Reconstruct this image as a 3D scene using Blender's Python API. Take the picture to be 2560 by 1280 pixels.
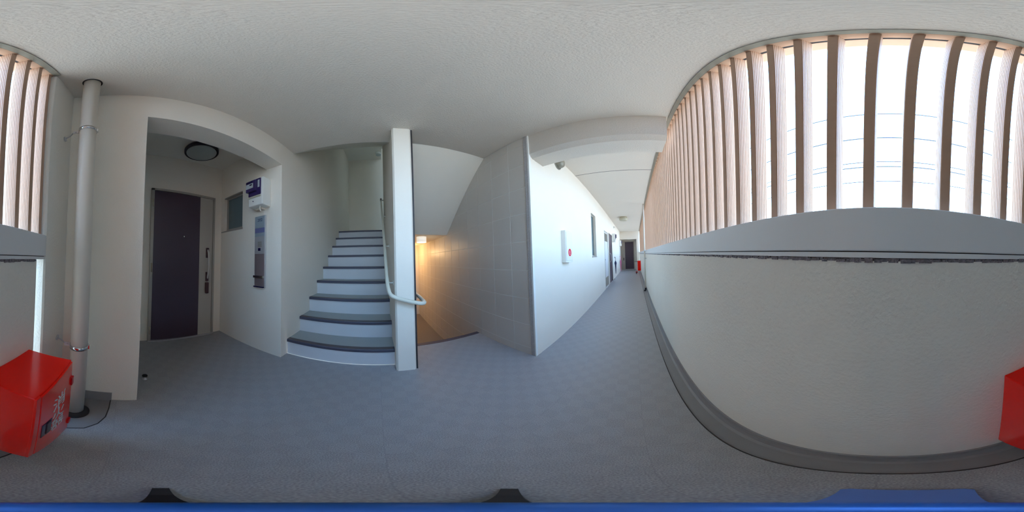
import bpy, bmesh, math, random
from mathutils import Matrix, Vector
random.seed(7)
PI = math.pi
SC = bpy.context.scene
COL = SC.collection
for o in list(bpy.data.objects):
    bpy.data.objects.remove(o)

# ------------------------------------------------------------------ camera
cam = bpy.data.cameras.new('camera')
cam.type = 'PANO'
cam.panorama_type = 'EQUIRECTANGULAR'
cam.clip_start = 0.01
cam.clip_end = 500
co = bpy.data.objects.new('camera', cam)
COL.objects.link(co)
_R = ((0.7297266, 0.0316403, 0.6830066), (0.6829224, 0.0150791, -0.7303352), (-0.0334072, 0.9993856, -0.0106042))
co.matrix_world = Matrix.Translation((0, 0, 1.12)) @ Matrix(_R).to_4x4()
SC.camera = co

# ------------------------------------------------------------------ world: pale blue daylight sky, white haze to the horizon
world = bpy.data.worlds.new('sky')
SC.world = world
world.use_nodes = True
nt = world.node_tree
nt.nodes.clear()
tc = nt.nodes.new('ShaderNodeTexCoord')
sp = nt.nodes.new('ShaderNodeSeparateXYZ')
rp = nt.nodes.new('ShaderNodeValToRGB')
bg = nt.nodes.new('ShaderNodeBackground')
wo = nt.nodes.new('ShaderNodeOutputWorld')
nt.links.new(tc.outputs['Generated'], sp.inputs[0])
nt.links.new(sp.outputs['Z'], rp.inputs[0])
nt.links.new(rp.outputs[0], bg.inputs[0])
nt.links.new(bg.outputs[0], wo.inputs[0])
el = rp.color_ramp.elements
el[0].position = 0.0; el[0].color = (0.60, 0.79, 1.0, 1)
el[1].position = 1.0; el[1].color = (0.22, 0.50, 1.0, 1)
e = el.new(0.35); e.color = (0.36, 0.66, 1.0, 1)
SKY = 8.0
bg.inputs[1].default_value = SKY

# ------------------------------------------------------------------ sun: from behind the building, lights only the ground outside
sl = bpy.data.lights.new('sun', 'SUN')
sl.energy = 10.0
sl.angle = 0.01
sl.color = (1.0, 0.80, 0.56)
so = bpy.data.objects.new('sun', sl)
COL.objects.link(so)
so.rotation_euler = Vector((0.18, 0.72, -0.67)).to_track_quat('-Z', 'Y').to_euler()

vs = SC.view_settings
vs.view_transform = 'Standard'
vs.look = 'None'
vs.exposure = 0.42
vs.gamma = 1.0
vs.use_curve_mapping = False
SC.display_settings.display_device = 'sRGB'
SC.cycles.max_bounces = 9
SC.cycles.diffuse_bounces = 7
SC.cycles.glossy_bounces = 3
SC.cycles.sample_clamp_indirect = 12.0
SC.cycles.adaptive_threshold = 0.02
SC.cycles.caustics_reflective = False
SC.cycles.caustics_refractive = False


# ------------------------------------------------------------------ materials
def srgb(r, g, b):
    f = lambda c: (c / 255 / 12.92) if c / 255 <= 0.04045 else ((c / 255 + 0.055) / 1.055) ** 2.4
    return (f(r), f(g), f(b), 1)


def mat(name, col, rough=0.6, metal=0.0, bump=None, var=0.0, spec=0.5, emit=None, coat=0.0, var_scale=3.0, extra=None):
    m = bpy.data.materials.new(name)
    m.use_nodes = True
    n = m.node_tree
    b = n.nodes['Principled BSDF']
    b.inputs['Base Color'].default_value = col
    b.inputs['Roughness'].default_value = rough
    b.inputs['Metallic'].default_value = metal
    b.inputs['Specular IOR Level'].default_value = spec
    b.inputs['Coat Weight'].default_value = coat
    if emit:
        b.inputs['Emission Color'].default_value = emit[0]
        b.inputs['Emission Strength'].default_value = emit[1]
    geo = n.nodes.new('ShaderNodeNewGeometry')
    if var:
        t = n.nodes.new('ShaderNodeTexNoise')
        t.inputs['Scale'].default_value = var_scale
        t.inputs['Detail'].default_value = 5
        n.links.new(geo.outputs['Position'], t.inputs['Vector'])
        mx = n.nodes.new('ShaderNodeMix'); mx.data_type = 'RGBA'
        mx.inputs['A'].default_value = tuple(c * (1 - var) for c in col[:3]) + (1,)
        mx.inputs['B'].default_value = tuple(min(1, c * (1 + var)) for c in col[:3]) + (1,)
        n.links.new(t.outputs['Fac'], mx.inputs['Factor'])
        n.links.new(mx.outputs['Result'], b.inputs['Base Color'])
    if bump:
        prev = None
        for (sc_, dist, strength) in bump:
            t = n.nodes.new('ShaderNodeTexNoise')
            t.inputs['Scale'].default_value = sc_
            t.inputs['Detail'].default_value = 3
            t.inputs['Roughness'].default_value = 0.55
            n.links.new(geo.outputs['Position'], t.inputs['Vector'])
            bp = n.nodes.new('ShaderNodeBump')
            bp.inputs['Strength'].default_value = strength
            bp.inputs['Distance'].default_value = dist
            n.links.new(t.outputs['Fac'], bp.inputs['Height'])
            if prev:
                n.links.new(prev.outputs[0], bp.inputs['Normal'])
            prev = bp
        n.links.new(prev.outputs[0], b.inputs['Normal'])
    if extra:
        extra(n, b, geo)
    return m


def floor_extra(n, b, geo):
    # fine flecks and a faint embossed grid of the vinyl sheet
    t = n.nodes.new('ShaderNodeTexNoise'); t.inputs['Scale'].default_value = 260; t.inputs['Detail'].default_value = 2
    n.links.new(geo.outputs['Position'], t.inputs['Vector'])
    r = n.nodes.new('ShaderNodeValToRGB')
    r.color_ramp.elements[0].position = 0.35; r.color_ramp.elements[0].color = srgb(142, 142, 146)
    r.color_ramp.elements[1].position = 0.72; r.color_ramp.elements[1].color = srgb(184, 184, 187)
    n.links.new(t.outputs['Fac'], r.inputs[0])
    ch = n.nodes.new('ShaderNodeTexChecker'); ch.inputs['Scale'].default_value = 13.0
    ch.inputs['Color1'].default_value = (1, 1, 1, 1); ch.inputs['Color2'].default_value = (0.95, 0.95, 0.95, 1)
    n.links.new(geo.outputs['Position'], ch.inputs['Vector'])
    mx = n.nodes.new('ShaderNodeMix'); mx.data_type = 'RGBA'; mx.blend_type = 'MULTIPLY'; mx.inputs['Factor'].default_value = 1
    n.links.new(r.outputs[0], mx.inputs['A']); n.links.new(ch.outputs['Color'], mx.inputs['B'])
    br = n.nodes.new('ShaderNodeTexBrick')
    br.offset = 0; br.inputs['Scale'].default_value = 1.0
    br.inputs['Brick Width'].default_value = 0.45; br.inputs['Row Height'].default_value = 0.45
    br.inputs['Mortar Size'].default_value = 0.0015
    br.inputs['Color1'].default_value = (1, 1, 1, 1); br.inputs['Color2'].default_value = (1, 1, 1, 1)
    br.inputs['Mortar'].default_value = (0.90, 0.90, 0.91, 1)
    n.links.new(geo.outputs['Position'], br.inputs['Vector'])
    m2 = n.nodes.new('ShaderNodeMix'); m2.data_type = 'RGBA'; m2.blend_type = 'MULTIPLY'; m2.inputs['Factor'].default_value = 1
    n.links.new(mx.outputs['Result'], m2.inputs['A']); n.links.new(br.outputs['Color'], m2.inputs['B'])
    n.links.new(m2.outputs['Result'], b.inputs['Base Color'])
    bp = n.nodes.new('ShaderNodeBump'); bp.inputs['Strength'].default_value = 0.5; bp.inputs['Distance'].default_value = 0.0012
    n.links.new(t.outputs['Fac'], bp.inputs['Height'])
    n.links.new(bp.outputs[0], b.inputs['Normal'])


def cap_extra(n, b, geo):
    pass


def parapet_bump():
    return [(9, 0.01, 0.25), (75, 0.004, 0.75)]


M = {}
M['stucco'] = mat('cream_stucco', srgb(242, 234, 222), 0.85, bump=[(120, 0.003, 0.45)], var=0.02)
M['parapet'] = mat('rough_parapet_stucco', srgb(236, 231, 222), 0.8, bump=[(14, 0.010, 0.25), (80, 0.004, 0.6)], var=0.03)
M['ceiling'] = mat('sprayed_ceiling', srgb(222, 214, 204), 0.9, bump=[(95, 0.004, 0.7)], var=0.02)
M['smooth'] = mat('smooth_ceiling_paint', srgb(234, 230, 220), 0.85, bump=[(150, 0.002, 0.3)], var=0.015)
M['floor'] = mat('grey_vinyl_sheet', srgb(130, 130, 136), 0.42, spec=0.45, extra=floor_extra)
M['gutter'] = mat('dark_waterproof_coat', srgb(142, 140, 142), 0.45, bump=[(90, 0.002, 0.3)], var=0.08)
M['seam'] = mat('dark_sealant', srgb(52, 48, 50), 0.6)
M['tile'] = mat('pale_grey_tile', srgb(220, 214, 206), 0.38, var=0.02)
M['grout'] = mat('white_grout', srgb(240, 240, 236), 0.8)
M['edge'] = mat('speckled_stone_edge', srgb(186, 184, 184), 0.7, var=0.45, var_scale=150, bump=[(200, 0.002, 0.6)])
M['cap'] = mat('satin_grey_aluminium', srgb(228, 229, 231), 0.38, 0.0, var=0.01)
M['slat'] = mat('pinkish_beige_slat', srgb(198, 160, 134), 0.6, var=0.06, var_scale=25)
M['slatdark'] = M['slat']
M['ragged'] = mat('ragged_black_joint', srgb(128, 120, 126), 0.7, bump=[(160, 0.006, 1.0)], var=0.9, var_scale=130)
M['riser'] = mat('pale_blue_grey_riser', srgb(206, 206, 210), 0.5, var=0.04)
M['tread'] = mat('grey_green_tread', srgb(158, 163, 162), 0.5, bump=[(260, 0.001, 0.4)], var=0.05, var_scale=120)
M['nosing'] = mat('dark_ribbed_nosing', srgb(74, 72, 88), 0.5)
M['lowfloor'] = mat('brownish_landing_sheet', srgb(132, 124, 118), 0.5, var=0.08, var_scale=40)
M['doordark'] = mat('dark_brown_steel', srgb(76, 62, 78), 0.3, 0.1, bump=[(300, 0.0006, 0.3)], var=0.05)
M['doorgrey'] = mat('grey_steel_paint', srgb(190, 184, 176), 0.4, 0.05)
M['frame'] = mat('door_frame_grey', srgb(176, 170, 162), 0.4, 0.2)
M['brass'] = mat('pale_brass_hinge', srgb(190, 180, 160), 0.35, 0.7)
M['steel'] = mat('brushed_stainless', srgb(206, 206, 210), 0.4, 0.6, var=0.04, var_scale=60)
M['steel2'] = mat('bronze_tinted_stainless', srgb(176, 162, 166), 0.35, 0.7)
M['chrome'] = mat('chrome', srgb(215, 215, 218), 0.12, 1.0)
M['handle'] = mat('silver_handle', srgb(214, 212, 210), 0.35, 0.35)
M['handledark'] = mat('dark_bronze_handle', srgb(84, 60, 66), 0.35, 0.5)
M['pvc'] = mat('cream_pvc', srgb(224, 216, 204), 0.3, spec=0.5)
M['black'] = mat('black_rubber', srgb(34, 32, 38), 0.5)
M['white'] = mat('white_enamel', srgb(240, 240, 236), 0.35)
M['plate'] = mat('blue_grey_plate', srgb(176, 192, 204), 0.3, 0.4)
M['band'] = mat('blue_violet_band', srgb(112, 116, 160), 0.35)
M['lens'] = mat('dark_violet_lens', srgb(36, 26, 70), 0.15)
M['purple'] = mat('dark_violet_window', srgb(58, 44, 96), 0.2, coat=0.5)
M['cardgrey'] = mat('grey_meter_card', srgb(190, 196, 200), 0.4)
M['glassfrost'] = mat('frosted_blue_glass', srgb(98, 118, 124), 0.18, spec=0.8)
M['glasslamp'] = mat('opal_lamp_glass', srgb(168, 178, 176), 0.3)
M['lamprim'] = mat('dark_lamp_rim', srgb(44, 40, 52), 0.3, 0.3)
M['red'] = mat('fire_red_enamel', srgb(255, 16, 4), 0.14, spec=0.35, coat=0.15)
M['reddark'] = mat('red_hinge', srgb(196, 0, 14), 0.3)
M['letter'] = mat('white_lettering', srgb(226, 226, 230), 0.5)
M['ink'] = mat('navy_ink', srgb(52, 66, 104), 0.5)
M['handrail'] = mat('pale_vinyl_rail', srgb(222, 220, 206), 0.35)
M['railgrey'] = mat('grey_rail_end', srgb(120, 110, 106), 0.4, 0.3)
M['navy'] = mat('navy_umbrella_cloth', srgb(34, 38, 78), 0.8)
M['pink'] = mat('pink_umbrella_cloth', srgb(232, 120, 168), 0.7, var=0.35, var_scale=18)
M['vent'] = mat('grey_vent_metal', srgb(150, 146, 134), 0.4, 0.3)
M['lightbody'] = mat('beige_ceiling_light', srgb(196, 190, 170), 0.4)
M['warmlamp'] = mat('lit_opal_glass', srgb(245, 240, 225), 0.4, emit=((1.0, 0.80, 0.55, 1), 1.6))
M['opal'] = mat('opal_lamp_body', srgb(245, 242, 235), 0.4, emit=((1.0, 0.9, 0.75, 1), 0.45))
M['blue'] = mat('painted_sky_tripod_metal', srgb(38, 88, 156), 0.35, 0.3)  # sky reflection on the pole, put into its base colour
M['skylit_leg'] = mat('painted_skylit_leg', srgb(92, 128, 205), 0.4)  # third leg matches the others; blue skylight on it is painted in
M['cable'] = mat('black_cable', srgb(50, 52, 66), 0.7)
M['ground'] = mat('sunlit_concrete_yard', srgb(196, 184, 164), 0.9, var=0.08, var_scale=0.4)
M['magenta'] = mat('red_circle_label', srgb(226, 44, 74), 0.35)


# ------------------------------------------------------------------ mesh helpers
def box(bm, x0, x1, y0, y1, z0, z1, bev=0.0):
    x0, x1 = min(x0, x1), max(x0, x1); y0, y1 = min(y0, y1), max(y0, y1); z0, z1 = min(z0, z1), max(z0, z1)
    r = bmesh.ops.create_cube(bm, size=1.0)
    vs_ = r['verts']
    for v in vs_:
        v.co = Vector((x0 + (v.co.x + .5) * (x1 - x0), y0 + (v.co.y + .5) * (y1 - y0), z0 + (v.co.z + .5) * (z1 - z0)))
    if bev:
        es = list({e_ for v in vs_ for e_ in v.link_edges})
        bmesh.ops.bevel(bm, geom=es, offset=bev, segments=2, affect='EDGES', profile=0.5)


def prism(bm, pts, axis, a, b):
    """extrude a polygon: axis 'y' pts are (x,z); axis 'z' pts are (x,y); axis 'x' pts are (y,z)"""
    f = {'y': lambda p, t: (p[0], t, p[1]), 'z': lambda p, t: (p[0], p[1], t), 'x': lambda p, t: (t, p[0], p[1])}[axis]
    A = [bm.verts.new(f(p, a)) for p in pts]
    B = [bm.verts.new(f(p, b)) for p in pts]
    fs = [bm.faces.new(A), bm.faces.new(B[::-1])]
    n = len(pts)
    for i in range(n):
        fs.append(bm.faces.new((A[i], B[i], B[(i + 1) % n], A[(i + 1) % n])))
    bmesh.ops.recalc_face_normals(bm, faces=fs)
    return fs


def cyl(bm, p0, p1, r0, r1=None, n=24, cap=True):
    p0 = Vector(p0); p1 = Vector(p1)
    r1 = r0 if r1 is None else r1
    d = p1 - p0
    q = d.to_track_quat('Z', 'Y').to_matrix()
    A = []; B = []
    for i in range(n):
        a = 2 * PI * i / n
        v = q @ Vector((math.cos(a), math.sin(a), 0))
        A.append(bm.verts.new(p0 + v * r0)); B.append(bm.verts.new(p1 + v * r1))
    for i in range(n):
        f = bm.faces.new((A[i], A[(i + 1) % n], B[(i + 1) % n], B[i])); f.smooth = True
    if cap:
        bm.faces.new(A[::-1]); bm.faces.new(B)


def lathe(bm, c, prof, n=32, axis=(0, 0, 1)):
    """prof: (r, h) along axis from c"""
    q = Vector(axis).to_track_quat('Z', 'Y').to_matrix()
    c = Vector(c)
    rings = []
    for r, h in prof:
        if r < 1e-6:
            rings.append([bm.verts.new(c + q @ Vector((0, 0, h)))])
        else:
            rings.append([bm.verts.new(c + q @ Vector((r * math.cos(2 * PI * i / n), r * math.sin(2 * PI * i / n), h))) for i in range(n)])
    for a, b in zip(rings, rings[1:]):
        for i in range(n):
            j = (i + 1) % n
            if len(a) == 1 and len(b) == 1:
                continue
            if len(a) == 1:
                f = bm.faces.new((a[0], b[j], b[i]))
            elif len(b) == 1:
                f = bm.faces.new((a[i], a[j], b[0]))
            else:
                f = bm.faces.new((a[i], a[j], b[j], b[i]))
            f.smooth = True
    bmesh.ops.recalc_face_normals(bm, faces=bm.faces[:])


def tube(bm, pts, r, n=14, sub=6):
    """smooth tube through pts (Catmull-Rom)"""
    P = [Vector(p) for p in pts]
    Q = []
    for i in range(len(P) - 1):
        p0 = P[max(i - 1, 0)]; p1 = P[i]; p2 = P[i + 1]; p3 = P[min(i + 2, len(P) - 1)]
        for k in range(sub):
            t = k / sub
            Q.append(0.5 * ((2 * p1) + (p2 - p0) * t + (2 * p0 - 5 * p1 + 4 * p2 - p3) * t * t + (3 * p1 - p0 - 3 * p2 + p3) * t ** 3))
    Q.append(P[-1])
    rings = []
    up = Vector((0.13, 0.21, 1)).normalized()
    prev = None
    for i, q in enumerate(Q):
        d = (Q[min(i + 1, len(Q) - 1)] - Q[max(i - 1, 0)]).normalized()
        if prev is None:
            s = d.cross(up).normalized()
        else:
            s = (prev - d * prev.dot(d)).normalized()
        prev = s
        u = d.cross(s).normalized()
        rings.append([bm.verts.new(q + (s * math.cos(2 * PI * k / n) + u * math.sin(2 * PI * k / n)) * r) for k in range(n)])
    for a, b in zip(rings, rings[1:]):
        for k in range(n):
            f = bm.faces.new((a[k], a[(k + 1) % n], b[(k + 1) % n], b[k])); f.smooth = True
    bm.faces.new(rings[0][::-1]); bm.faces.new(rings[-1])
    bmesh.ops.recalc_face_normals(bm, faces=bm.faces[:])


def obj(name, build, material, parent=None, label=None, kind=None):
    bm = bmesh.new()
    build(bm)
    bmesh.ops.recalc_face_normals(bm, faces=bm.faces[:])
    off = Vector((0, 0, 0))
    p = parent
    while p:
        off += p.location; p = p.parent
    if parent is None:
        xs = [v.co for v in bm.verts]
        c = Vector(((min(v.x for v in xs) + max(v.x for v in xs)) / 2, (min(v.y for v in xs) + max(v.y for v in xs)) / 2, min(v.z for v in xs)))
        off = c
    bmesh.ops.translate(bm, verts=bm.verts[:], vec=-off)
    me = bpy.data.meshes.new(name)
    bm.to_mesh(me); bm.free()
    me.materials.append(material)
    o = bpy.data.objects.new(name, me)
    COL.objects.link(o)
    if parent is None:
        o.location = off
    else:
        o.parent = parent
    if label: o['label'] = label
    if kind: o['kind'] = kind
    return o


def B(*a, **k):
    return lambda bm: box(bm, *a, **k)


def BS(*boxes):
    def f(bm):
        for b_ in boxes:
            box(bm, *b_)
    return f


def thing(name, label, cat, loc, group=None):
    o = bpy.data.objects.new(name, None)
    o.empty_display_size = 0.1
    COL.objects.link(o)
    o.location = loc
    o['label'] = label; o['category'] = cat
    if group: o['group'] = group
    return o


def tag(o, label, cat, group=None):
    o['label'] = label; o['category'] = cat
    if group: o['group'] = group
    return o


def struct(name, build, material, label=None, cat='structure'):
    o = obj(name, build, material)
    o['kind'] = 'structure'
    if label:
        o['label'] = label
        o['category'] = cat
    return o


def copy_tree(o, parent=None):
    c = o.copy(); COL.objects.link(c)
    if parent: c.parent = parent
    for ch in [x for x in bpy.data.objects if x.parent == o]:
        copy_tree(ch, c)
    return c


def text_obj(name, body, size, material, parent, centre, xdir, ydir, depth=0.0008, sx=1.0):
    cu = bpy.data.curves.new(name, 'FONT')
    cu.body = body; cu.size = size; cu.extrude = depth
    cu.align_x = 'CENTER'; cu.align_y = 'CENTER'
    to = bpy.data.objects.new(name + '_tmp', cu)
    COL.objects.link(to)
    dg = bpy.context.evaluated_depsgraph_get()
    me = bpy.data.meshes.new_from_object(to.evaluated_get(dg))
    bpy.data.objects.remove(to)
    me.name = name
    X = Vector(xdir).normalized(); Y = Vector(ydir).normalized(); Z = X.cross(Y)
    mm = Matrix((X * sx, Y, Z)).transposed().to_4x4()
    off = Vector((0, 0, 0)); p = parent
    while p:
        off += p.location; p = p.parent
    # centre by bounds
    if len(me.vertices):
        cx = (min(v.co.x for v in me.vertices) + max(v.co.x for v in me.vertices)) / 2
        cy = (min(v.co.y for v in me.vertices) + max(v.co.y for v in me.vertices)) / 2
        me.transform(Matrix.Translation((-cx, -cy, 0)))
    me.transform(Matrix.Translation(Vector(centre) - off) @ mm)
    me.materials.clear(); me.materials.append(material)
    o = bpy.data.objects.new(name, me)
    COL.objects.link(o); o.parent = parent
    return o


# ------------------------------------------------------------------ main numbers (metres, floor at z = 0, camera stands at x = y = 0)
YB = -0.947        # rear wall face
YD = -2.03         # door wall inside the niche
XN = -1.393        # niche side wall with meter and window
XNL = -0.116       # niche other side wall
CE = 2.60          # ceiling
XW = -0.944        # corridor wall
YT = 1.302         # tiled stair wall
XP = 0.34          # parapet inner face
XE = -5.25         # stairwell end wall
YF = 10.75         # far end
TOP = 5.45

# ------------------------------------------------------------------ structure
# ground outside
g = struct('ground', B(0.9, 160, -120, 140, -3.1, -3.0), M['ground'])

fl_pts = [(0.226, YF + .75), (0.226, -0.60), (0.164, -0.618), (0.112, -0.633), (0.065, -0.689), (0.040, -0.76), (0.032, -0.85), (0.030, YB - .02),
          (XNL, YB - .02), (XNL, YD), (XN, YD), (XN, YB), (-1.51, YB), (-1.51, .15), (-1.45, .15), (-1.45, .31), (-1.885, .31), (-1.885, YT), (XW, YT), (XW, YF + .75)]
fl = struct('floor', lambda bm: prism(bm, fl_pts, 'z', -0.14, 0.0), M['floor'])
se_pts = [(0.226, 11.4), (0.226, -0.60), (0.164, -0.618), (0.112, -0.633), (0.065, -0.689), (0.040, -0.76), (0.032, -0.85), (0.030, YB)]
def sheet_edge(bm):
    for (a, b) in zip(se_pts, se_pts[1:]):
        d = Vector((b[0] - a[0], b[1] - a[1])).normalized(); nx, ny = -d.y * .006, d.x * .006
        prism(bm, [a, b, (b[0] + nx, b[1] + ny), (a[0] + nx, a[1] + ny)], 'z', -0.01, 0.0012)
obj('sheet_edge', sheet_edge, M['seam'], fl, 'thin dark sealed edge of the floor sheet')
struct('gutter', BS((-0.02, XP + .01, YB, 11.5, -0.14, -0.006)), M['gutter'])
struct('baseboard_right', lambda bm: prism(bm, [(0.298, -0.008), (0.318, 0.0), (0.328, 0.03), (0.331, 0.066), (XP + .01, 0.068), (XP + .01, -0.02)], 'y', YB, 11.5), M['gutter'])
struct('baseboard_back', B(0.028, XP, YB, YB + .006, -0.006, 0.096), M['gutter'])

# rear wall with the niche opening
struct('wall_back', BS((XNL, 0.75, YB - .20, YB, -0.14, CE + .28), (XN, XNL, YB - .205, YB, 2.26, CE + .28), (XE, XN, YB - .20, YB, -0.14, TOP),
                       (XN, 0.5, YB - .2, YB, CE + .28, TOP)), M['stucco'])
struct('wall_niche', BS((XN - .2, XNL + .2, YD - .2, YD, -0.14, 2.9), (XNL, XNL + .2, YD, YB - .2, -.14, 2.9)), M['stucco'])
wn = struct('wall_niche_right', BS((XN - .2, XN, YD, -1.95, 0 - .14, 2.9), (XN - .2, XN, -1.95, -1.55, -.14, 1.555), (XN - .2, XN, -1.95, -1.55, 2.085, 2.9), (XN - .2, XN, -1.55, YB - .2, -.14, 2.9)), M['stucco'])
struct('ceiling_niche', B(XN - .1, XNL + .1, YD - .1, YB - .2, 2.65, 2.88), M['smooth'])

# main ceiling slab
struct('ceiling', lambda bm: (prism(bm, [(-1.65, CE), (0.49, CE), (0.49, 2.88), (-1.60, 2.88)], 'y', YB, YT),
                              box(bm, XW - .2, 0.49, YT, 11.9, CE, 2.88)), M['ceiling'])
struct('trim_1', B(XW, XP, 2.617, 2.626, CE - .0015, CE + .001), M['seam'])

# slanted soffit over the upper flight, with the flat slab beyond
struct('ceiling_stairwell', lambda bm: prism(bm, [(-1.65, CE), (-1.60, 2.88), (-4.40, 5.10), (XE, 5.10), (XE, 4.90), (-4.45, 4.88)], 'y', YB, .14), M['smooth'])
struct('roof', B(XE - .2, 0.8, -2.3, 12, TOP, TOP + .25), M['smooth'])

# middle wall between the two flights (round-nosed newel end)
mid_pts = [(-3.75, .135), (-1.405, .135), (-1.388, .150), (-1.388, .292), (-1.402, .306), (-3.75, .306)]
struct('wall_middle', lambda bm: prism(bm, mid_pts, 'z', -.9, TOP), M['stucco'])
struct('trim_2', B(-3.75, -1.402, .306, .322, -.9, 2.7), M['seam'])

# stairwell end wall and outer shell
struct('wall_end', B(XE - .2, XE, YB - .2, YT + .2, -1.0, TOP), M['stucco'])

# tiled wall
tw = struct('wall_stairwell', B(XE, -0.996, YT + .0016, YT + .2, -1.0, TOP), M['grout'])
TW, TH = 0.297, 0.297
cols_x = [(-0.996, -1.226)]
x = -1.226
while x > XE + .05:
    cols_x.append((x, max(x - TW, XE)))
    x -= TW
rows_z = []
z = 0.094 - TH * 3
while z < CE - .01:
    rows_z.append((z, min(z + TH, CE)))
    z += TH
tile_mesh = {}
G = 0.0045
for (xa, xb) in cols_x:
    for (za, zb) in rows_z:
        if zb > CE + .01 or za > 2.6: continue
        if xa < -1.7 and za > 1.6 + max(0, (xa + TW + 2.9)) * 0.8 + .05: continue
        w = round(xa - xb - G, 4); h = round(zb - za - G, 4)
        if w < .01 or h < .01: continue
        if (w, h) not in tile_mesh:
            bm = bmesh.new()
            box(bm, -w, 0, 0, 0.012, 0, h)
            fr = [e_ for e_ in bm.edges if all(v.co.y < .001 for v in e_.verts)]
            bmesh.ops.bevel(bm, geom=fr, offset=0.0015, segments=1, affect='EDGES')
            me = bpy.data.meshes.new('tile'); bm.to_mesh(me); bm.free(); me.materials.append(M['tile'])
            tile_mesh[(w, h)] = me
        t = bpy.data.objects.new('tile', tile_mesh[(w, h)])
        COL.objects.link(t); t.parent = tw
        t.location = Vector((xa - G / 2, YT + random.uniform(-.0003, .0003), za + G / 2)) - tw.location

struct('trim_3', B(-0.996, -0.955, YT - .006, YT + .01, -.01, CE), M['edge'])
struct('trim_4', B(-0.958, XW + .004, YT - .004, YT + .03, -.01, CE), M['white'])

# corridor wall with openings for slot window, service door, front door
cw = struct('wall_left', BS((XW - .2, XW, YT + .022, 3.56, -.14, 2.9), (XW - .2, XW, 3.56, 3.98, -.14, 1.08), (XW - .2, XW, 3.56, 3.98, 2.10, 2.9),
                            (XW - .2, XW, 3.98, 5.10, -.14, 2.9), (XW - .2, XW, 5.10, 5.82, 1.90, 2.9), (XW - .2, XW, 5.82, 5.98, -.14, 2.9),
                            (XW - .2, XW, 5.98, 6.82, 1.93, 2.9), (XW - .2, XW, 6.82, 11.6, -.14, 2.9), (XW - .2, XW - .001, 5.10, 5.82, -.14, .004), (XW - .2, XW - .001, 5.98, 6.82, -.14, 0),
                            (XW - .2, XW, YT + .2, 11.6, 2.9, TOP), (XW - .4, XW - .2, 3.4, 7.0, 0, 2.6), (-1.15, -0.996, YT + .01, YT + .2, -.14, TOP)), M['stucco'])
obj('corner_bead', B(XW, XW + .003, YT + .03, YT + .10, 0, 2.27), M['stucco'], cw)

# beam across the corridor (chamfered lower edge)
struct('beam', lambda bm: prism(bm, [(1.312, CE), (1.312, 2.30), (1.36, 2.255), (1.57, 2.25), (1.57, CE)], 'x', XW, 0.30), M['ceiling'])

# far end
struct('wall_far', BS((-1.1, 0.15, YF, YF + .15, 2.08, CE), (0.15, XP, YF, 11.6, -.14, CE), (-1.1, XP + .15, 11.53, 11.7, -.14, CE)), M['stucco'])

# parapet
def parapet(bm):
    box(bm, XP, XP + .15, -0.585, YF - .07, -3.0, 1.098)
struct('wall_right', parapet, M['parapet'])
struct('wall_upper_parapet', B(XP, XP + .15, YB, 11.7, 2.88, 3.95), M['parapet'])
struct('column', lambda bm: prism(bm, [(XP + .008, YB), (XP, YB + .01), (XP, -0.668), (XP + .008, -0.66), (0.75, -0.66), (0.75, YB)], 'z', -3.0, CE), M['parapet'])
struct('column_far', B(XP, 0.75, YF, YF + .6, -3.0, CE), M['parapet'])
struct('slab_edge', BS((XP, 0.49, YB, YF, -0.3, -0.14),), M['stucco'])

# joint above the parapet: ragged sealant line
rg = random.Random(3)
def ragged(bm):
    box(bm, XP + .004, XP + .1, -0.58, YF - .08, 1.09, 1.108)
    y = -0.58
    while y < YF - .08:
        l = rg.uniform(.006, .022)
        box(bm, XP - rg.uniform(.0, .004), XP + .02, y, y + l, 1.098 - rg.uniform(0, .004), 1.098 + rg.uniform(.003, .008))
        y += l * rg.uniform(.8, 1.25)
struct('trim_5', ragged, M['ragged'])

# aluminium capping rail
cap = struct('trim_6', lambda bm: (box(bm, XP - .004, XP + .10, -0.66, YF, 1.119, 1.213, 0.003)), M['cap'])
obj('lower_lip', lambda bm: box(bm, XP - .002, XP + .09, -0.655, YF, 1.105, 1.1165), M['cap'], cap)
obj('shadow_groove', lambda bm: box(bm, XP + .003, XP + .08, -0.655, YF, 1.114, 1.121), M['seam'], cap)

# ------------------------------------------------------------------ louvre screen
ls = thing('louver_screen', 'row of tall pinkish beige vertical slats above the grey parapet capping', 'screen', (0.385, 0.0, 1.19))
obj('top_rail', lambda bm: (box(bm, 0.352, 0.398, -0.66, YF, CE - .003, CE + .01), box(bm, 0.411, 0.474, -0.66, YF, CE - .004, CE + .01)), M['slat'], ls)
obj('edge_trim', B(0.318, 0.350, -0.66, YF, CE - .008, CE + .01), M['vent'], ls, 'light grey metal edge strip along the ceiling')
obj('rail_channel', B(0.398, 0.411, -0.66, YF, CE - .0005, CE + .008), M['seam'], ls)
# ribbed slat profile, 25 x 53 mm
prof = []
hw, d0, d1 = 0.0125, 0.0, 0.053
prof += [(d0, -hw + .002), (d0, hw - .002), (d0 + .002, hw)]
for k in range(6):
    a = .006 + k * .0075
    prof += [(a, hw), (a + .0012, hw - .0012), (a + .0024, hw)]
prof += [(d1 - .002, hw), (d1, hw - .002), (d1, -hw + .002), (d1 - .002, -hw)]
for k in range(5, -1, -1):
    a = .006 + k * .0075
    prof += [(a + .0024, -hw), (a + .0012, -hw + .0012), (a, -hw)]
prof += [(d0 + .002, -hw)]
bm = bmesh.new()
prism(bm, [(p[0], p[1]) for p in prof], 'z', 0.0, CE - .002 - 1.19)
slat_me = bpy.data.meshes.new('slat'); bm.to_mesh(slat_me); bm.free(); slat_me.materials.append(M['slat'])
y = 0.0516 - 0.0868 * 8
k = 0
while y < YF - .05:
    if y > -0.65:
        s = bpy.data.objects.new('slat', slat_me)
        COL.objects.link(s); s.parent = ls
        s.location = Vector((0.361, y, 1.19)) - ls.location
    y += 0.0868

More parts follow.
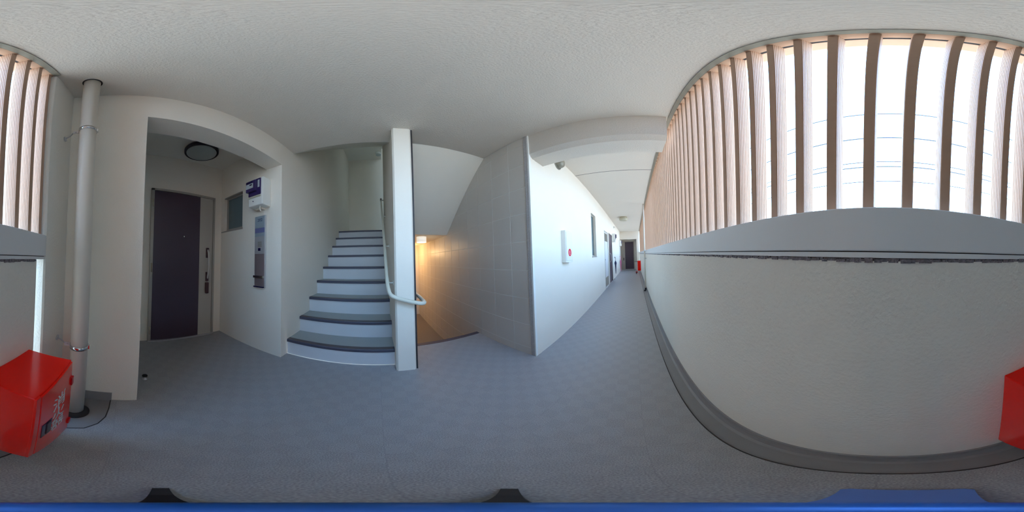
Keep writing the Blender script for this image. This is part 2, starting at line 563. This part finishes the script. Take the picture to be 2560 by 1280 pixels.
# ------------------------------------------------------------------ stairs
ST = thing('staircase', 'flight of nine grey steps with dark nosings climbing beside the white middle wall', 'stairs', (-2.6, -.4, 0))
RI, TR = 0.206, 0.2875
X1 = -1.512
YS0, YS1 = YB + .001, 0.134
for i in range(9):
    xr = X1 - TR * i
    z0, z1 = RI * i, RI * (i + 1)
    obj('riser', B(xr - TR, xr - .012, YS0, YS1, z0, z1 - .03), M['riser'], ST)
    if i < 8:
        tr = obj('tread', B(xr - TR - .012, xr - .004, YS0, YS1, z1 - .03, z1), M['tread'], ST)
    else:
        tr = obj('tread', B(XE + .002, xr - .004, YS0, YS1, z1 - .03, z1), M['tread'], ST)
    no = obj('nosing', lambda bm: (prism(bm, [(xr - .055, z1), (xr - .055, z1 + .003), (xr + .002, z1 + .003), (xr + .006, z1 - .004), (xr + .006, z1 - .032), (xr - .004, z1 - .032), (xr - .004, z1)], 'y', YS0 + .002, YS1)), M['nosing'], tr)
    obj('grip_rib', lambda bm: [box(bm, xr - .048 + q * .013, xr - .042 + q * .013, YS0 + .01, YS1 - .01, z1 + .003, z1 + .0045) for q in range(4)], M['railgrey'], tr)
obj('landing', B(XE + .002, X1 - TR * 8 - .02, YS0, YS1, 1.60, 1.82), M['smooth'], ST)
# sloping under-side filling below the flight
obj('understair', lambda bm: prism(bm, [(X1 - .03, 0), (X1 - TR * 8.1, RI * 8), (-3.9, RI * 8), (-3.9, 1.2), (X1 - .5, -.13), (X1 - .03, -.13)], 'y', YS0, YS1 - .001), M['smooth'], ST)

# return flight over the down stair: its under-side is the cream slope
ST2 = thing('upper_staircase', 'underside of the return flight, cream slope hanging over the stair going down', 'stairs', (-2.4, .8, 1.6))
obj('sloped_soffit', lambda bm: prism(bm, [(-5.248, 1.599), (-2.90, 1.599), (-1.652, CE), (-1.63, 2.875), (-1.92, 2.875), (-1.92, 2.674), (-2.2, 2.674), (-2.2, 2.468), (-2.49, 2.468),
                                      (-2.49, 2.262), (-2.78, 2.262), (-2.78, 2.06), (-3.07, 2.06), (-3.07, 1.86), (-5.248, 1.86)], 'y', .324, YT - .001), M['stucco'], ST2)
obj('landing', B(XE + .002, -3.76, .136, .322, 1.60, 1.854), M['smooth'], ST2)

SD = thing('lower_staircase', 'stair going down past the tiled wall to a brownish landing', 'stairs', (-3.2, .8, -.72))
for i in range(4):
    xr = -1.885 - TR * i
    z1 = -0.18 * i
    if i == 0:
        obj('nosing', B(-1.95, -1.885, .324, YT - .001, -.03, .003), M['nosing'], SD, 'blue-grey nosing at the head of the stair')
        obj('riser', B(xr - .06, xr, .324, YT - .001, -.18, -.03), M['riser'], SD)
    else:
        obj('tread', B(xr - .0, xr + TR, .324, YT - .001, z1 - .03, z1), M['lowfloor'], SD)
        obj('riser', B(xr - .02, xr, .324, YT - .001, z1 - .18, z1 - .03), M['riser'], SD)
obj('landing', B(XE + .002, -1.885 - TR * 3, .324, YT - .001, -.9, -.72), M['lowfloor'], SD)
struct('wall_lower_end', B(XE + .002, -3.76, .137, .321, -1.0, 1.598), M['stucco'])
struct('wall_lower_front', B(-1.88, -1.5, .33, YT, -1.0, -.14), M['stucco'])

# ------------------------------------------------------------------ handrail
hr = thing('handrail', 'pale round handrail wrapping round the end of the middle wall', 'handrail', (-1.33, .2, 0))
def z_up(xx): return 0.87 + (-1.40 - xx) * 0.742
pts = [(-3.70, .075, z_up(-3.7)), (-3.0, .075, z_up(-3.0)), (-2.3, .075, z_up(-2.3)), (-1.7, .075, z_up(-1.7)), (-1.50, .075, z_up(-1.50)), (-1.39, .078, .885), (-1.335, .095, .838), (-1.318, .15, .808),
       (-1.318, .22, .785), (-1.318, .30, .762), (-1.322, .352, .750), (-1.345, .378, .748), (-1.40, .385, .752), (-1.60, .385, .76), (-1.9, .385, .74), (-2.3, .385, .50), (-2.8, .385, .16)]
obj('rail', lambda bm: tube(bm, pts, .0175, 16, 6), M['handrail'], hr)
for xb in (-1.52, -2.05, -2.9, -3.6):
    zz = z_up(xb)
    obj('bracket', lambda bm: (cyl(bm, (xb, .075, zz - .018), (xb, .10, zz - .045), .006, n=10), cyl(bm, (xb, .10, zz - .045), (xb, .134, zz - .045), .006, n=10),
                               cyl(bm, (xb, .130, zz - .045), (xb, .135, zz - .045), .022, n=16)), M['white'], hr)
for xb, zz in ((-1.62, .745), (-2.2, .555)):
    obj('bracket', lambda bm: (cyl(bm, (xb, .385, zz - .005), (xb, .36, zz - .04), .006, n=10), cyl(bm, (xb, .36, zz - .04), (xb, .3225, zz - .04), .006, n=10),
                               cyl(bm, (xb, .327, zz - .04), (xb, .322, zz - .04), .022, n=16)), M['white'], hr)
obj('end_plate', BS((-3.74, -3.68, .055, .095, z_up(-3.7) - .01, z_up(-3.7) + .035), (-3.70, -3.69, .055, .134, z_up(-3.7) - .02, z_up(-3.7))), M['railgrey'], hr)

# ------------------------------------------------------------------ doors
def entry_door(prefix, x0, x1, y, h, facing=1):
    """door in a wall whose face is at y, looking towards +y*facing. dark leaf on the x1 side"""
    s = facing
    d = bpy.data.objects.new(prefix, None); COL.objects.link(d); d.location = ((x0 + x1) / 2, y, 0)
    d['kind'] = 'structure'
    return d

# near door: x -1.26 .. -0.345
d1 = entry_door('door_1', -1.26, -.345, YD, 2.05)
d1['label'] = 'dark brown entrance door with a grey side strip in the niche'; 
obj('frame', BS((-.375, -.338, YD, YD + .03, 0, 2.07), (-1.262, -1.232, YD, YD + .03, 0, 2.07), (-1.262, -.338, YD, YD + .03, 2.045, 2.075)), M['frame'], d1)
lf = obj('leaf', B(-1.230, -.377, YD + .002, YD + .018, .014, 2.043), M['doorgrey'], d1)
obj('dark_panel', lambda bm: box(bm, -1.022, -.379, YD + .016, YD + .0215, .016, 2.041, .001), M['doordark'], lf)
obj('threshold', B(-1.26, -.34, YD, YD + .045, 0, .013), M['steel'], d1)
for hz in (1.86, 1.02, .17):
    obj('hinge', lambda bm: (cyl(bm, (-.362, YD + .038, hz - .055), (-.362, YD + .038, hz + .055), .008, n=12), box(bm, -.37, -.35, YD + .03, YD + .034, hz - .055, hz + .055)), M['brass'], d1)
obj('peephole', lambda bm: cyl(bm, (-.79, YD + .02, 1.435), (-.79, YD + .026, 1.435), .008, n=16), M['chrome'], lf)
hd = obj('handle', lambda bm: tube(bm, [(-1.145, YD + .035, 1.275), (-1.145, YD + .06, 1.22), (-1.145, YD + .072, 1.10), (-1.145, YD + .066, .98), (-1.145, YD + .04, .87)], .011, 12), M['handle'], d1)
obj('handle_plate', lambda bm: (box(bm, -1.165, -1.125, YD + .018, YD + .045, 1.16, 1.30, .004), box(bm, -1.165, -1.125, YD + .018, YD + .045, .83, .96, .004)), M['handledark'], hd)
obj('lock_cover', lambda bm: box(bm, -1.168, -1.118, YD + .018, YD + .055, .655, .815, .01), M['handledark'], d1)

# window in the niche
w1 = bpy.data.objects.new('window_1', None); COL.objects.link(w1); w1.location = (XN, -1.75, 1.55); w1['kind'] = 'structure'
w1['label'] = 'small frosted window beside the meter'
obj('frame', BS((XN - .09, XN - .05, -1.95, -1.925, 1.555, 2.085), (XN - .09, XN - .05, -1.575, -1.55, 1.555, 2.085), (XN - .09, XN - .05, -1.925, -1.575, 2.055, 2.085), (XN - .09, XN - .05, -1.925, -1.575, 1.555, 1.59)), M['frame'], w1)
obj('pane', B(XN - .075, XN - .068, -1.925, -1.575, 1.59, 2.055), M['glassfrost'], w1)
obj('lintel_strip', B(XN - .05, XN - .002, -1.95, -1.55, 2.072, 2.085), M['frame'], w1)
obj('sill', B(XN - .05, XN + .012, -2.005, -1.545, 1.540, 1.556), M['frame'], w1)

# slot window in the corridor wall
w2 = bpy.data.objects.new('window_2', None); COL.objects.link(w2); w2.location = (XW, 3.77, 1.08); w2['kind'] = 'structure'
w2['label'] = 'tall narrow recessed window in the corridor wall'
obj('frame', BS((XW - .09, XW - .05, 3.56, 3.59, 1.08, 2.10), (XW - .09, XW - .05, 3.95, 3.98, 1.08, 2.10), (XW - .09, XW - .05, 3.59, 3.95, 2.07, 2.10), (XW - .09, XW - .05, 3.59, 3.95, 1.08, 1.11)), M['frame'], w2)
obj('pane', B(XW - .075, XW - .068, 3.59, 3.95, 1.11, 2.07), M['glassfrost'], w2)
obj('sill', B(XW - .05, XW + .014, 3.55, 3.99, 1.065, 1.082), M['frame'], w2)

# service door with two louvres
d2 = bpy.data.objects.new('door_2', None); COL.objects.link(d2); d2.location = (XW, 5.46, 0); d2['kind'] = 'structure'
d2['label'] = 'white service cupboard door with a louvre grille at top and bottom'
obj('frame', BS((XW - .04, XW + .006, 5.10, 5.13, 0, 1.90), (XW - .04, XW + .006, 5.79, 5.82, 0, 1.90), (XW - .04, XW + .006, 5.13, 5.79, 1.87, 1.90)), M['doorgrey'], d2)
pl = obj('panel', B(XW - .03, XW - .008, 5.13, 5.79, .02, 1.87), M['cap'], d2)
for (za, zb) in ((1.56, 1.83), (.06, .36)):
    gr = obj('grille', B(XW - .02, XW - .006, 5.20, 5.72, za, zb), M['vent'], d2)
    obj('louver_blade', lambda bm: [prism(bm, [(XW - .006, za + .012 + q * .022), (XW + .001, za + .004 + q * .022), (XW + .002, za + .006 + q * .022), (XW - .006, za + .016 + q * .022)], 'y', 5.21, 5.71) for q in range(int((zb - za) / .022) - 0)], M['vent'], gr, kind='stuff')
obj('handle', lambda bm: cyl(bm, (XW - .008, 5.20, .95), (XW + .012, 5.20, .95), .02, n=16), M['steel'], d2)

# corridor front door
d3 = bpy.data.objects.new('door_3', None); COL.objects.link(d3); d3.location = (XW, 6.4, 0); d3['kind'] = 'structure'
d3['label'] = 'dark entrance door halfway along the corridor, seen edge-on'
obj('frame', BS((XW - .05, XW + .012, 5.98, 6.01, 0, 1.93), (XW - .05, XW + .012, 6.79, 6.82, 0, 1.93), (XW - .05, XW + .012, 6.01, 6.79, 1.90, 1.93)), M['frame'], d3)
l3 = obj('leaf', B(XW - .04, XW - .012, 6.01, 6.79, .012, 1.90), M['doordark'], d3)
h3 = obj('handle', lambda bm: tube(bm, [(XW + .0, 6.12, 1.18), (XW + .05, 6.12, 1.12), (XW + .055, 6.12, 1.0), (XW + .05, 6.12, .88), (XW + .0, 6.12, .82)], .011, 10), M['handle'], d3)
obj('handle_plate', B(XW - .012, XW + .004, 6.10, 6.14, .78, 1.22), M['handledark'], h3)
obj('threshold', B(XW - .05, XW + .01, 5.98, 6.82, 0, .012), M['steel'], d3)

# far end door
d4 = bpy.data.objects.new('door_4', None); COL.objects.link(d4); d4.location = (-.45, 11.53, 0); d4['kind'] = 'structure'
d4['label'] = 'dark entrance door closing the far end of the corridor'
obj('frame', BS((-.945, -.915, 11.50, 11.53, 0, 1.99), (-.07, -.03, 11.50, 11.53, 0, 1.99), (-.915, -.07, 11.50, 11.53, 1.955, 1.99)), M['frame'], d4)
l4 = obj('leaf', B(-.915, -.07, 11.515, 11.53, .03, 1.955), M['doorgrey'], d4)
obj('dark_panel', B(-.665, -.072, 11.508, 11.516, .035, 1.95), M['doordark'], l4)
obj('threshold', B(-.945, .15, 11.44, 11.53, 0, .04), M['steel'], d4)
obj('lock_cover', B(-.80, -.74, 11.49, 11.516, .66, .84), M['handledark'], d4)
obj('handle', lambda bm: tube(bm, [(-.77, 11.51, 1.22), (-.77, 11.46, 1.15), (-.77, 11.45, 1.03), (-.77, 11.46, .93), (-.77, 11.51, .88)], .012, 10), M['handle'], d4)
obj('jamb_panel', B(.02, .15, 11.2, 11.5, 0, 2.08), M['doorgrey'], d4)

# ------------------------------------------------------------------ niche fittings
# electricity meter in white cover
mt = thing('electric_meter', 'white boxed electricity meter with violet window on the niche wall above the intercom panel', 'meter', (XN, -1.19, 1.73), 'electricity meters')
obj('cover', lambda bm: box(bm, XN, XN + .14, -1.300, -1.085, 1.735, 2.085, .014), M['white'], mt)
obj('meter_window', lambda bm: box(bm, XN + .13, XN + .150, -1.292, -1.112, 1.86, 2.07, .006), M['purple'], mt)
obj('meter_body', lambda bm: box(bm, XN + .145, XN + .185, -1.298, -1.155, 1.905, 2.045, .006), M['purple'], mt, 'protruding dark violet meter body')
obj('data_card', BS((XN + .185, XN + .187, -1.290, -1.185, 1.945, 2.005),), M['cardgrey'], mt, 'white data card with a black counter')
obj('counter', BS((XN + .187, XN + .1885, -1.235, -1.20, 1.978, 1.995), (XN + .187, XN + .1885, -1.285, -1.195, 2.012, 2.032)), M['lens'], mt)
obj('serial_tag', B(XN + .150, XN + .152, -1.150, -1.125, 1.95, 2.045), M['cardgrey'], mt)
obj('window_lip', lambda bm: box(bm, XN + .132, XN + .152, -1.29, -1.115, 1.835, 1.852, .004), M['lightbody'], mt)
obj('screw', lambda bm: cyl(bm, (XN + .138, -1.225, 1.795), (XN + .144, -1.225, 1.795), .006, n=12), M['lens'], mt)
obj('bottom_hook', lambda bm: (tube(bm, [(XN + .10, -1.16, 1.737), (XN + .10, -1.16, 1.70), (XN + .095, -1.15, 1.672)], .008, 8), box(bm, XN, XN + .06, -1.26, -1.17, 1.715, 1.737)), M['pvc'], mt)

ip = thing('intercom_panel', 'tall narrow stainless intercom and mail slot panel numbered 202 on the niche wall', 'panel', (XN, -1.23, .825))
XF = XN + .022
obj('backplate', lambda bm: box(bm, XN, XF, -1.306, -1.148, .825, 1.648, .003), M['steel'], ip)
np_ = obj('name_plate', B(XF, XF + .002, -1.300, -1.158, 1.505, 1.642), M['plate'], ip)
text_obj('room_number', '202', .050, M['ink'], np_, (XF + .0026, -1.225, 1.598), (0, 1, 0), (0, 0, 1))
obj('name_slot', B(XF, XF + .003, -1.300, -1.158, 1.447, 1.503), M['band'], ip)
obj('lower_plate', B(XF, XF + .0018, -1.300, -1.158, 1.405, 1.445), M['plate'], ip)
gp = obj('speaker_plate', B(XF, XF + .002, -1.300, -1.158, 1.210, 1.402), M['steel'], ip)
obj('speaker_slots', lambda bm: [box(bm, XF + .002, XF + .003, -1.255, -1.195, 1.285 + q * .008, 1.289 + q * .008) for q in range(8)], M['vent'], gp)
obj('camera_eye', lambda bm: box(bm, XF + .002, XF + .006, -1.248, -1.212, 1.240, 1.272, .001), M['lens'], ip)
obj('mail_panel', B(XF, XF + .002, -1.300, -1.158, .842, 1.206), M['steel2'], ip)
obj('mail_flap', lambda bm: box(bm, XF + .001, XF + .030, -1.302, -1.156, .935, .962, .004), M['chrome'], ip)
obj('bottom_lip', lambda bm: box(bm, XF, XF + .022, -1.302, -1.158, .826, .840, .002), M['lens'], ip)

# niche ceiling light
nl = thing('ceiling_light', 'round dark-rimmed opal ceiling light inside the door niche', 'light', (-.855, -1.69, 2.55))
obj('rim', lambda bm: lathe(bm, (-.855, -1.69, 2.65), [(.0, 0), (.195, 0), (.205, -.02), (.205, -.06), (.195, -.064), (.180, -.064), (.180, -.055)], 40), M['lamprim'], nl)
obj('lamp_glass', lambda bm: lathe(bm, (-.855, -1.69, 2.594), [(.181, .0), (.178, -.012), (.14, -.022), (.07, -.028), (0, -.03)], 40), M['glasslamp'], nl)

# door stop on the floor
ds = thing('door_stop', 'small round metal door stop on the niche floor', 'door stop', (-.200, -1.225, 0))
obj('base', lambda bm: lathe(bm, (-.200, -1.225, 0), [(0, 0), (.02, 0), (.02, .004), (.009, .007), (.009, .036)], 20), M['steel'], ds)
obj('rubber_ring', lambda bm: lathe(bm, (-.200, -1.225, .034), [(.0, .0), (.017, .0), (.021, .004), (.021, .014), (.017, .018), (.010, .018), (.008, .012), (0, .012)], 24), M['black'], ds)

# ------------------------------------------------------------------ drain pipe
PX, PY = .198, -.790
dp = thing('drain_pipe', 'thick cream vertical drain pipe in the corner by the red box', 'pipe', (PX, PY, 0))
obj('pipe', lambda bm: cyl(bm, (PX, PY, .0), (PX, PY, CE + .05), .0435, n=40), M['pvc'], dp)
obj('ceiling_collar', lambda bm: lathe(bm, (PX, PY, CE), [(.044, .0), (.052, .0), (.052, -.004), (.044, -.004)], 40), M['black'], dp)
obj('base_flange', lambda bm: lathe(bm, (PX, PY, -.006), [(.0, 0), (.073, 0), (.073, .012), (.064, .016), (.058, .016), (.050, .034), (.0437, .034)], 36), M['black'], dp)
for cz in (1.915, .628):
    cl = obj('clamp_band', lambda bm: (lathe(bm, (PX, PY, cz), [(.0437, -.011), (.0475, -.011), (.0475, .011), (.0437, .011)], 40),
                                       box(bm, PX - .052, PX - .044, PY - .01, PY + .004, cz - .012, cz + .012)), M['chrome'], dp)
    obj('clamp_arm', lambda bm: (box(bm, PX + .045, PX + .078, PY - .002, PY + .002, cz - .011, cz + .011), tube(bm, [(PX + .075, PY, cz), (PX + .105, PY - .03, cz), (XP, PY - .052, cz)], .004, 8),
                                 cyl(bm, (XP - .006, PY - .052, cz), (XP, PY - .052, cz), .018, n=16), cyl(bm, (PX + .062, PY - .002, cz), (PX + .062, PY + .008, cz), .005, n=10)), M['steel'], cl)

# ------------------------------------------------------------------ fire extinguisher cabinet
FX0, FX1, FY0, FY1, FZ0, FZ1 = .157, .3395, -.551, -.302, .13, .70
fb = thing('fire_extinguisher_box', 'near red fire extinguisher box with white lettering below the slats', 'fire box', ((FX0 + FX1) / 2, (FY0 + FY1) / 2, FZ0), 'red fire extinguisher boxes')
obj('cabinet', lambda bm: box(bm, FX0 + .006, FX1, FY0, FY1, FZ0, FZ1, .003), M['red'], fb)
dr = obj('door', lambda bm: box(bm, FX0, FX0 + .008, FY0 + .004, FY1 - .022, FZ0 + .012, FZ1 - .006, .002), M['red'], fb)
obj('hinge_side_strip', lambda bm: box(bm, FX0 + .001, FX0 + .008, FY1 - .020, FY1, FZ0 + .001, FZ1 - .001, .001), M['red'], fb)
for hz in (.585, .235):
    obj('hinge', lambda bm: box(bm, FX0 - .006, FX0 + .004, FY0 - .003, FY0 + .018, hz - .024, hz + .024, .002), M['reddark'], dr)
hp = obj('handle_recess', lambda bm: (box(bm, FX0 - .0015, FX0 + .001, -.392, -.338, .352, .476)), M['lens'], dr)
obj('latch', B(FX0 - .004, FX0 - .001, -.385, -.362, .362, .466), M['handledark'], hp)
for ch, cz in (('消', .553), ('火', .460), ('器', .370)):
    text_obj('lettering', ch, .098, M['letter'], dr, (FX0 - .0012, -.437, cz), (0, -1, 0), (0, 0, 1), .0006)
for cz in (.2, .62):
    obj('wall_bracket', B(FX1 - .002, XP + .001, FY0 + .05, FY1 - .05, cz - .02, cz + .02), M['steel'], fb)
fb2 = copy_tree(fb)
fb2.location.y = 9.47
fb2['label'] = 'distant red fire extinguisher box at the far end of the parapet'

# ------------------------------------------------------------------ kick scooter standing by the far box
sc_ = thing('kick_scooter', 'small red kick scooter with black handlebar beside the far red box', 'scooter', (.09, 9.25, 0))
obj('deck', lambda bm: box(bm, .04, .14, 9.00, 9.36, .07, .10, .01), M['red'], sc_)
obj('steering_post', lambda bm: cyl(bm, (.065, 9.02, .10), (.065, 9.10, .665), .012, n=12), M['steel'], sc_)
hb = obj('handlebar', lambda bm: cyl(bm, (-.02, 9.10, .665), (.15, 9.10, .665), .014, n=12), M['black'], sc_)
for wx, wy in ((.065, 8.97), (.13, 9.36), (.05, 9.36)):
    obj('wheel', lambda bm: cyl(bm, (wx - .013, wy, .05), (wx + .013, wy, .05), .05, n=20), M['black'], sc_)
obj('front_fork', lambda bm: box(bm, .045, .085, 8.96, 9.03, .05, .13, .006), M['reddark'], sc_)

# ------------------------------------------------------------------ corridor fittings
fa = thing('alarm_box', 'white wall box with a round red label on the corridor wall', 'box', (XW, 2.08, 1.03))
obj('casing', lambda bm: box(bm, XW, XW + .064, 1.970, 2.200, 1.030, 1.465, .003), M['white'], fa)
fc = obj('cover_panel', lambda bm: box(bm, XW + .064, XW + .071, 1.982, 2.192, 1.055, 1.445, .003), M['white'], fa)
rd = obj('red_label', lambda bm: cyl(bm, (XW + .071, 2.085, 1.165), (XW + .0735, 2.085, 1.165), .052, n=36), M['magenta'], fa)
for q, hz in enumerate((1.185, 1.17, 1.155, 1.14)):
    obj('label_line', B(XW + .0735, XW + .0742, 2.058, 2.09 + .01 * (q % 2), hz - .003, hz + .002), M['letter'], rd)

vh = thing('vent_hood', 'round grey vent hood on the corridor wall under the beam', 'vent', (XW, 1.95, 2.49))
obj('flange', lambda bm: lathe(bm, (XW, 1.95, 2.495), [(0, 0), (.098, 0), (.098, .006), (.085, .012), (.085, .02)], 36, (1, 0, 0)), M['vent'], vh)
obj('hood', lambda bm: lathe(bm, (XW, 1.95, 2.495), [(.078, .01), (.078, .05), (.066, .078), (.035, .095), (0, .1)], 36, (1, 0, 0)), M['vent'], vh)

cl2 = thing('ceiling_light', 'drum-shaped beige ceiling light along the far corridor', 'light', (-.40, 6.43, 2.45))
obj('base_plate', lambda bm: cyl(bm, (-.40, 6.43, 2.57), (-.40, 6.43, CE), .15, n=36), M['lightbody'], cl2)
obj('shade', lambda bm: lathe(bm, (-.40, 6.43, 2.57), [(.0, 0), (.16, 0), (.162, -.09), (.150, -.115), (.10, -.125), (0, -.127)], 36), M['lightbody'], cl2)

dl = thing('downlight', 'white cylindrical lamp under the stair landing, glowing warm', 'light', (-3.2, .87, 1.48))
obj('housing', lambda bm: cyl(bm, (-3.2, .87, 1.49), (-3.2, .87, 1.60), .10, n=36), M['opal'], dl)
obj('lamp_glass', lambda bm: cyl(bm, (-3.2, .87, 1.482), (-3.2, .87, 1.492), .095, n=36), M['warmlamp'], dl)
dl2 = thing('downlight', 'small lamp on the high stairwell ceiling, half hidden by the middle wall', 'light', (-4.82, .20, 4.8))
obj('housing', lambda bm: cyl(bm, (-4.82, .05, 4.80), (-4.82, .05, 4.90), .09, n=30), M['white'], dl2)
obj('lamp_glass', lambda bm: cyl(bm, (-4.82, .05, 4.79), (-4.82, .05, 4.80), .08, n=30), M['glasslamp'], dl2)
# the lamp further down the stair that glows orange on the tiles
wl = bpy.data.lights.new('stair_lamp', 'POINT'); wl.energy = 9; wl.color = (1.0, 0.62, 0.28); wl.shadow_soft_size = .08
wlo = bpy.data.objects.new('stair_lamp', wl); COL.objects.link(wlo); wlo.location = (-4.75, .80, 1.35)
w3 = bpy.data.lights.new('downlight_bulb', 'POINT'); w3.energy = 1.0; w3.color = (1.0, 0.78, 0.5); w3.shadow_soft_size = .08
w3o = bpy.data.objects.new('downlight_bulb', w3); COL.objects.link(w3o); w3o.location = (-3.2, .87, 1.38)

# corridor meters
m2 = copy_tree(mt)
m2.location = (XW, 7.10, 1.66)
m2['label'] = 'white boxed electricity meter past the dark corridor door'
m3 = copy_tree(mt)
m3.location = (XW, 10.25, 1.62)
m3['label'] = 'white boxed electricity meter nearest the far end door'

gb = thing('wall_bracket', 'tiny grey bracket high on the corridor wall near the ceiling', 'bracket', (XW, 7.64, 2.40))
obj('base', B(XW, XW + .01, 7.60, 7.68, 2.36, 2.44), M['vent'], gb)
obj('arm', lambda bm: tube(bm, [(XW + .01, 7.64, 2.42), (XW + .05, 7.64, 2.42), (XW + .07, 7.64, 2.37)], .01, 10), M['steel'], gb)

um = thing('umbrella', 'closed navy umbrella hanging on the corridor wall', 'umbrella', (XW + .06, 7.5, .28))
ux, uy = XW + .055, 7.5
obj('canopy', lambda bm: lathe(bm, (ux, uy, .20), [(0, 0), (.012, .03), (.022, .25), (.032, .42), (.050, .50), (.046, .53), (.012, .62), (0, .62)], 20), M['navy'], um)
obj('handle', lambda bm: tube(bm, [(ux, uy, .80), (ux, uy, .92), (ux, uy, .96), (ux - .02, uy, .985), (ux - .04, uy, .96), (ux - .04, uy, .93)], .008, 10), M['railgrey'], um)
hk = thing('wall_hook', 'small metal hook carrying the navy umbrella', 'hook', (XW, 7.5, .95))
obj('hook_arm', lambda bm: (tube(bm, [(XW, 7.50, .97), (XW + .02, 7.5, .965), (XW + .045, 7.5, .972)], .005, 8), box(bm, XW, XW + .006, 7.485, 7.515, .94, 1.01)), M['steel'], hk)

up = thing('umbrella', 'closed pink patterned umbrella leaning in the far left corner', 'umbrella', (XW + .07, 10.0, 0))
px, py = XW + .075, 10.05
obj('canopy', lambda bm: lathe(bm, (px, py, 0.02), [(0, 0), (.012, .04), (.032, .4), (.042, .62), (.030, .70), (.010, .78), (0, .78)], 20), M['pink'], up)
obj('handle', lambda bm: tube(bm, [(px, py, .79), (px, py, .93), (px, py + .0, .965), (px - .02, py, .985), (px - .04, py, .96)], .011, 10), M['pink'], up)

st2 = thing('door_stop', 'tiny grey door stop at the foot of the corridor wall', 'door stop', (XW + .05, 7.0, 0))
obj('base', lambda bm: lathe(bm, (XW + .05, 7.0, 0), [(0, 0), (.02, 0), (.02, .004), (.009, .007), (.009, .036)], 16), M['steel'], st2)
obj('rubber_ring', lambda bm: lathe(bm, (XW + .05, 7.0, .034), [(.0, .0), (.021, .004), (.021, .014), (.010, .018), (0, .018)], 16), M['black'], st2)

wp = thing('rain_pipe', 'slim white rain pipe in front of the slats down the parapet', 'pipe', (.294, 4.75, 0))
obj('pipe', lambda bm: cyl(bm, (.294, 4.75, .06), (.294, 4.75, CE), .021, n=20), M['pvc'], wp)
obj('outlet_elbow', lambda bm: tube(bm, [(.294, 4.75, .10), (.294, 4.75, .05), (.285, 4.74, .025), (.255, 4.72, .018)], .025, 12), M['black'], wp)
obj('pipe_clip', lambda bm: (cyl(bm, (.294, 4.75, .96), (.294, 4.75, .985), .024, n=16), box(bm, .31, XP + .001, 4.74, 4.76, .96, .985)), M['steel'], wp)
obj('pipe_clip', lambda bm: (cyl(bm, (.294, 4.75, 1.18), (.294, 4.75, 1.20), .024, n=16), box(bm, .31, .362, 4.735, 4.765, 1.18, 1.20)), M['steel'], wp)

# ------------------------------------------------------------------ power lines outside
for i, (zz, rr, lb) in enumerate(((8.95, .030, 'highest power cable crossing the sky behind the slats'), (6.95, .030, 'second power cable from the top, behind the slats'),
                                  (5.38, .022, 'third cable from the top, upper one of the close pair'), (5.10, .026, 'fourth cable from the top, lower one of the close pair'),
                                  (4.30, .020, 'lowest thin cable seen through the slats'))):
    c = obj('power_cable', lambda bm: tube(bm, [(7 + .02 * abs(t), t, zz + (t - 2) ** 2 * .0012) for t in (-42, -28, -14, -7, 0, 7, 14, 28, 42)], rr, 8, 6), M['cable'])
    tag(c, lb, 'cable', 'power cables outside')

# ------------------------------------------------------------------ camera stand under the viewpoint
TX, TY = -.0354, -.0169
ax = Vector((.0354, .0169, 1.12)).normalized()
def on_axis(h): return Vector((TX, TY, 0)) + ax * h
ts = thing('tripod', 'black tripod foot, sky tint painted blue, on the floor below the camera', 'tripod', (TX, TY, 0))
obj('pole', lambda bm: cyl(bm, on_axis(.10), on_axis(.885), .0125, n=28), M['blue'], ts)
obj('pole_head', lambda bm: lathe(bm, on_axis(.88), [(.0125, 0), (.0132, .004), (.0132, .016), (.009, .022), (.004, .024), (0, .024)], 24, ax), M['blue'], ts)
obj('hub', lambda bm: lathe(bm, (TX, TY, .03), [(0, 0), (.026, 0), (.030, .01), (.030, .06), (.022, .08), (.0125, .085)], 28), M['black'], ts)
for tx, ty in ((-.146, .098), (-.073, -.176)):
    a = math.atan2(ty - TY, tx - TX); L = math.hypot(ty - TY, tx - TX)
    ca, sa = math.cos(a), math.sin(a)
    def leg(bm, ca=ca, sa=sa, L=L):
        P = []
        for (t, ww, z0_, z1_) in ((.02, .010, .035, .075), (L * .7, .009, .008, .024), (L, .0085, .0, .014)):
            P.append([bm.verts.new((TX + ca * t - sa * s_ * ww, TY + sa * t + ca * s_ * ww, zz_)) for s_, zz_ in ((-1, z0_), (1, z0_), (1, z1_), (-1, z1_))])
        for A, B_ in zip(P, P[1:]):
            for k in range(4):
                bm.faces.new((A[k], A[(k + 1) % 4], B_[(k + 1) % 4], B_[k]))
        bm.faces.new(P[0]); bm.faces.new(P[-1][::-1])
    obj('leg', leg, M['black'], ts)
obj('leg', lambda bm: prism(bm, [(-.01, .01), (.112, .030), (.119, .022), (.108, -.086), (.098, -.092), (-.01, -.04)], 'z', .0, .018), M['skylit_leg'], ts, 'broad flat leg, skylight painted in as pale blue')
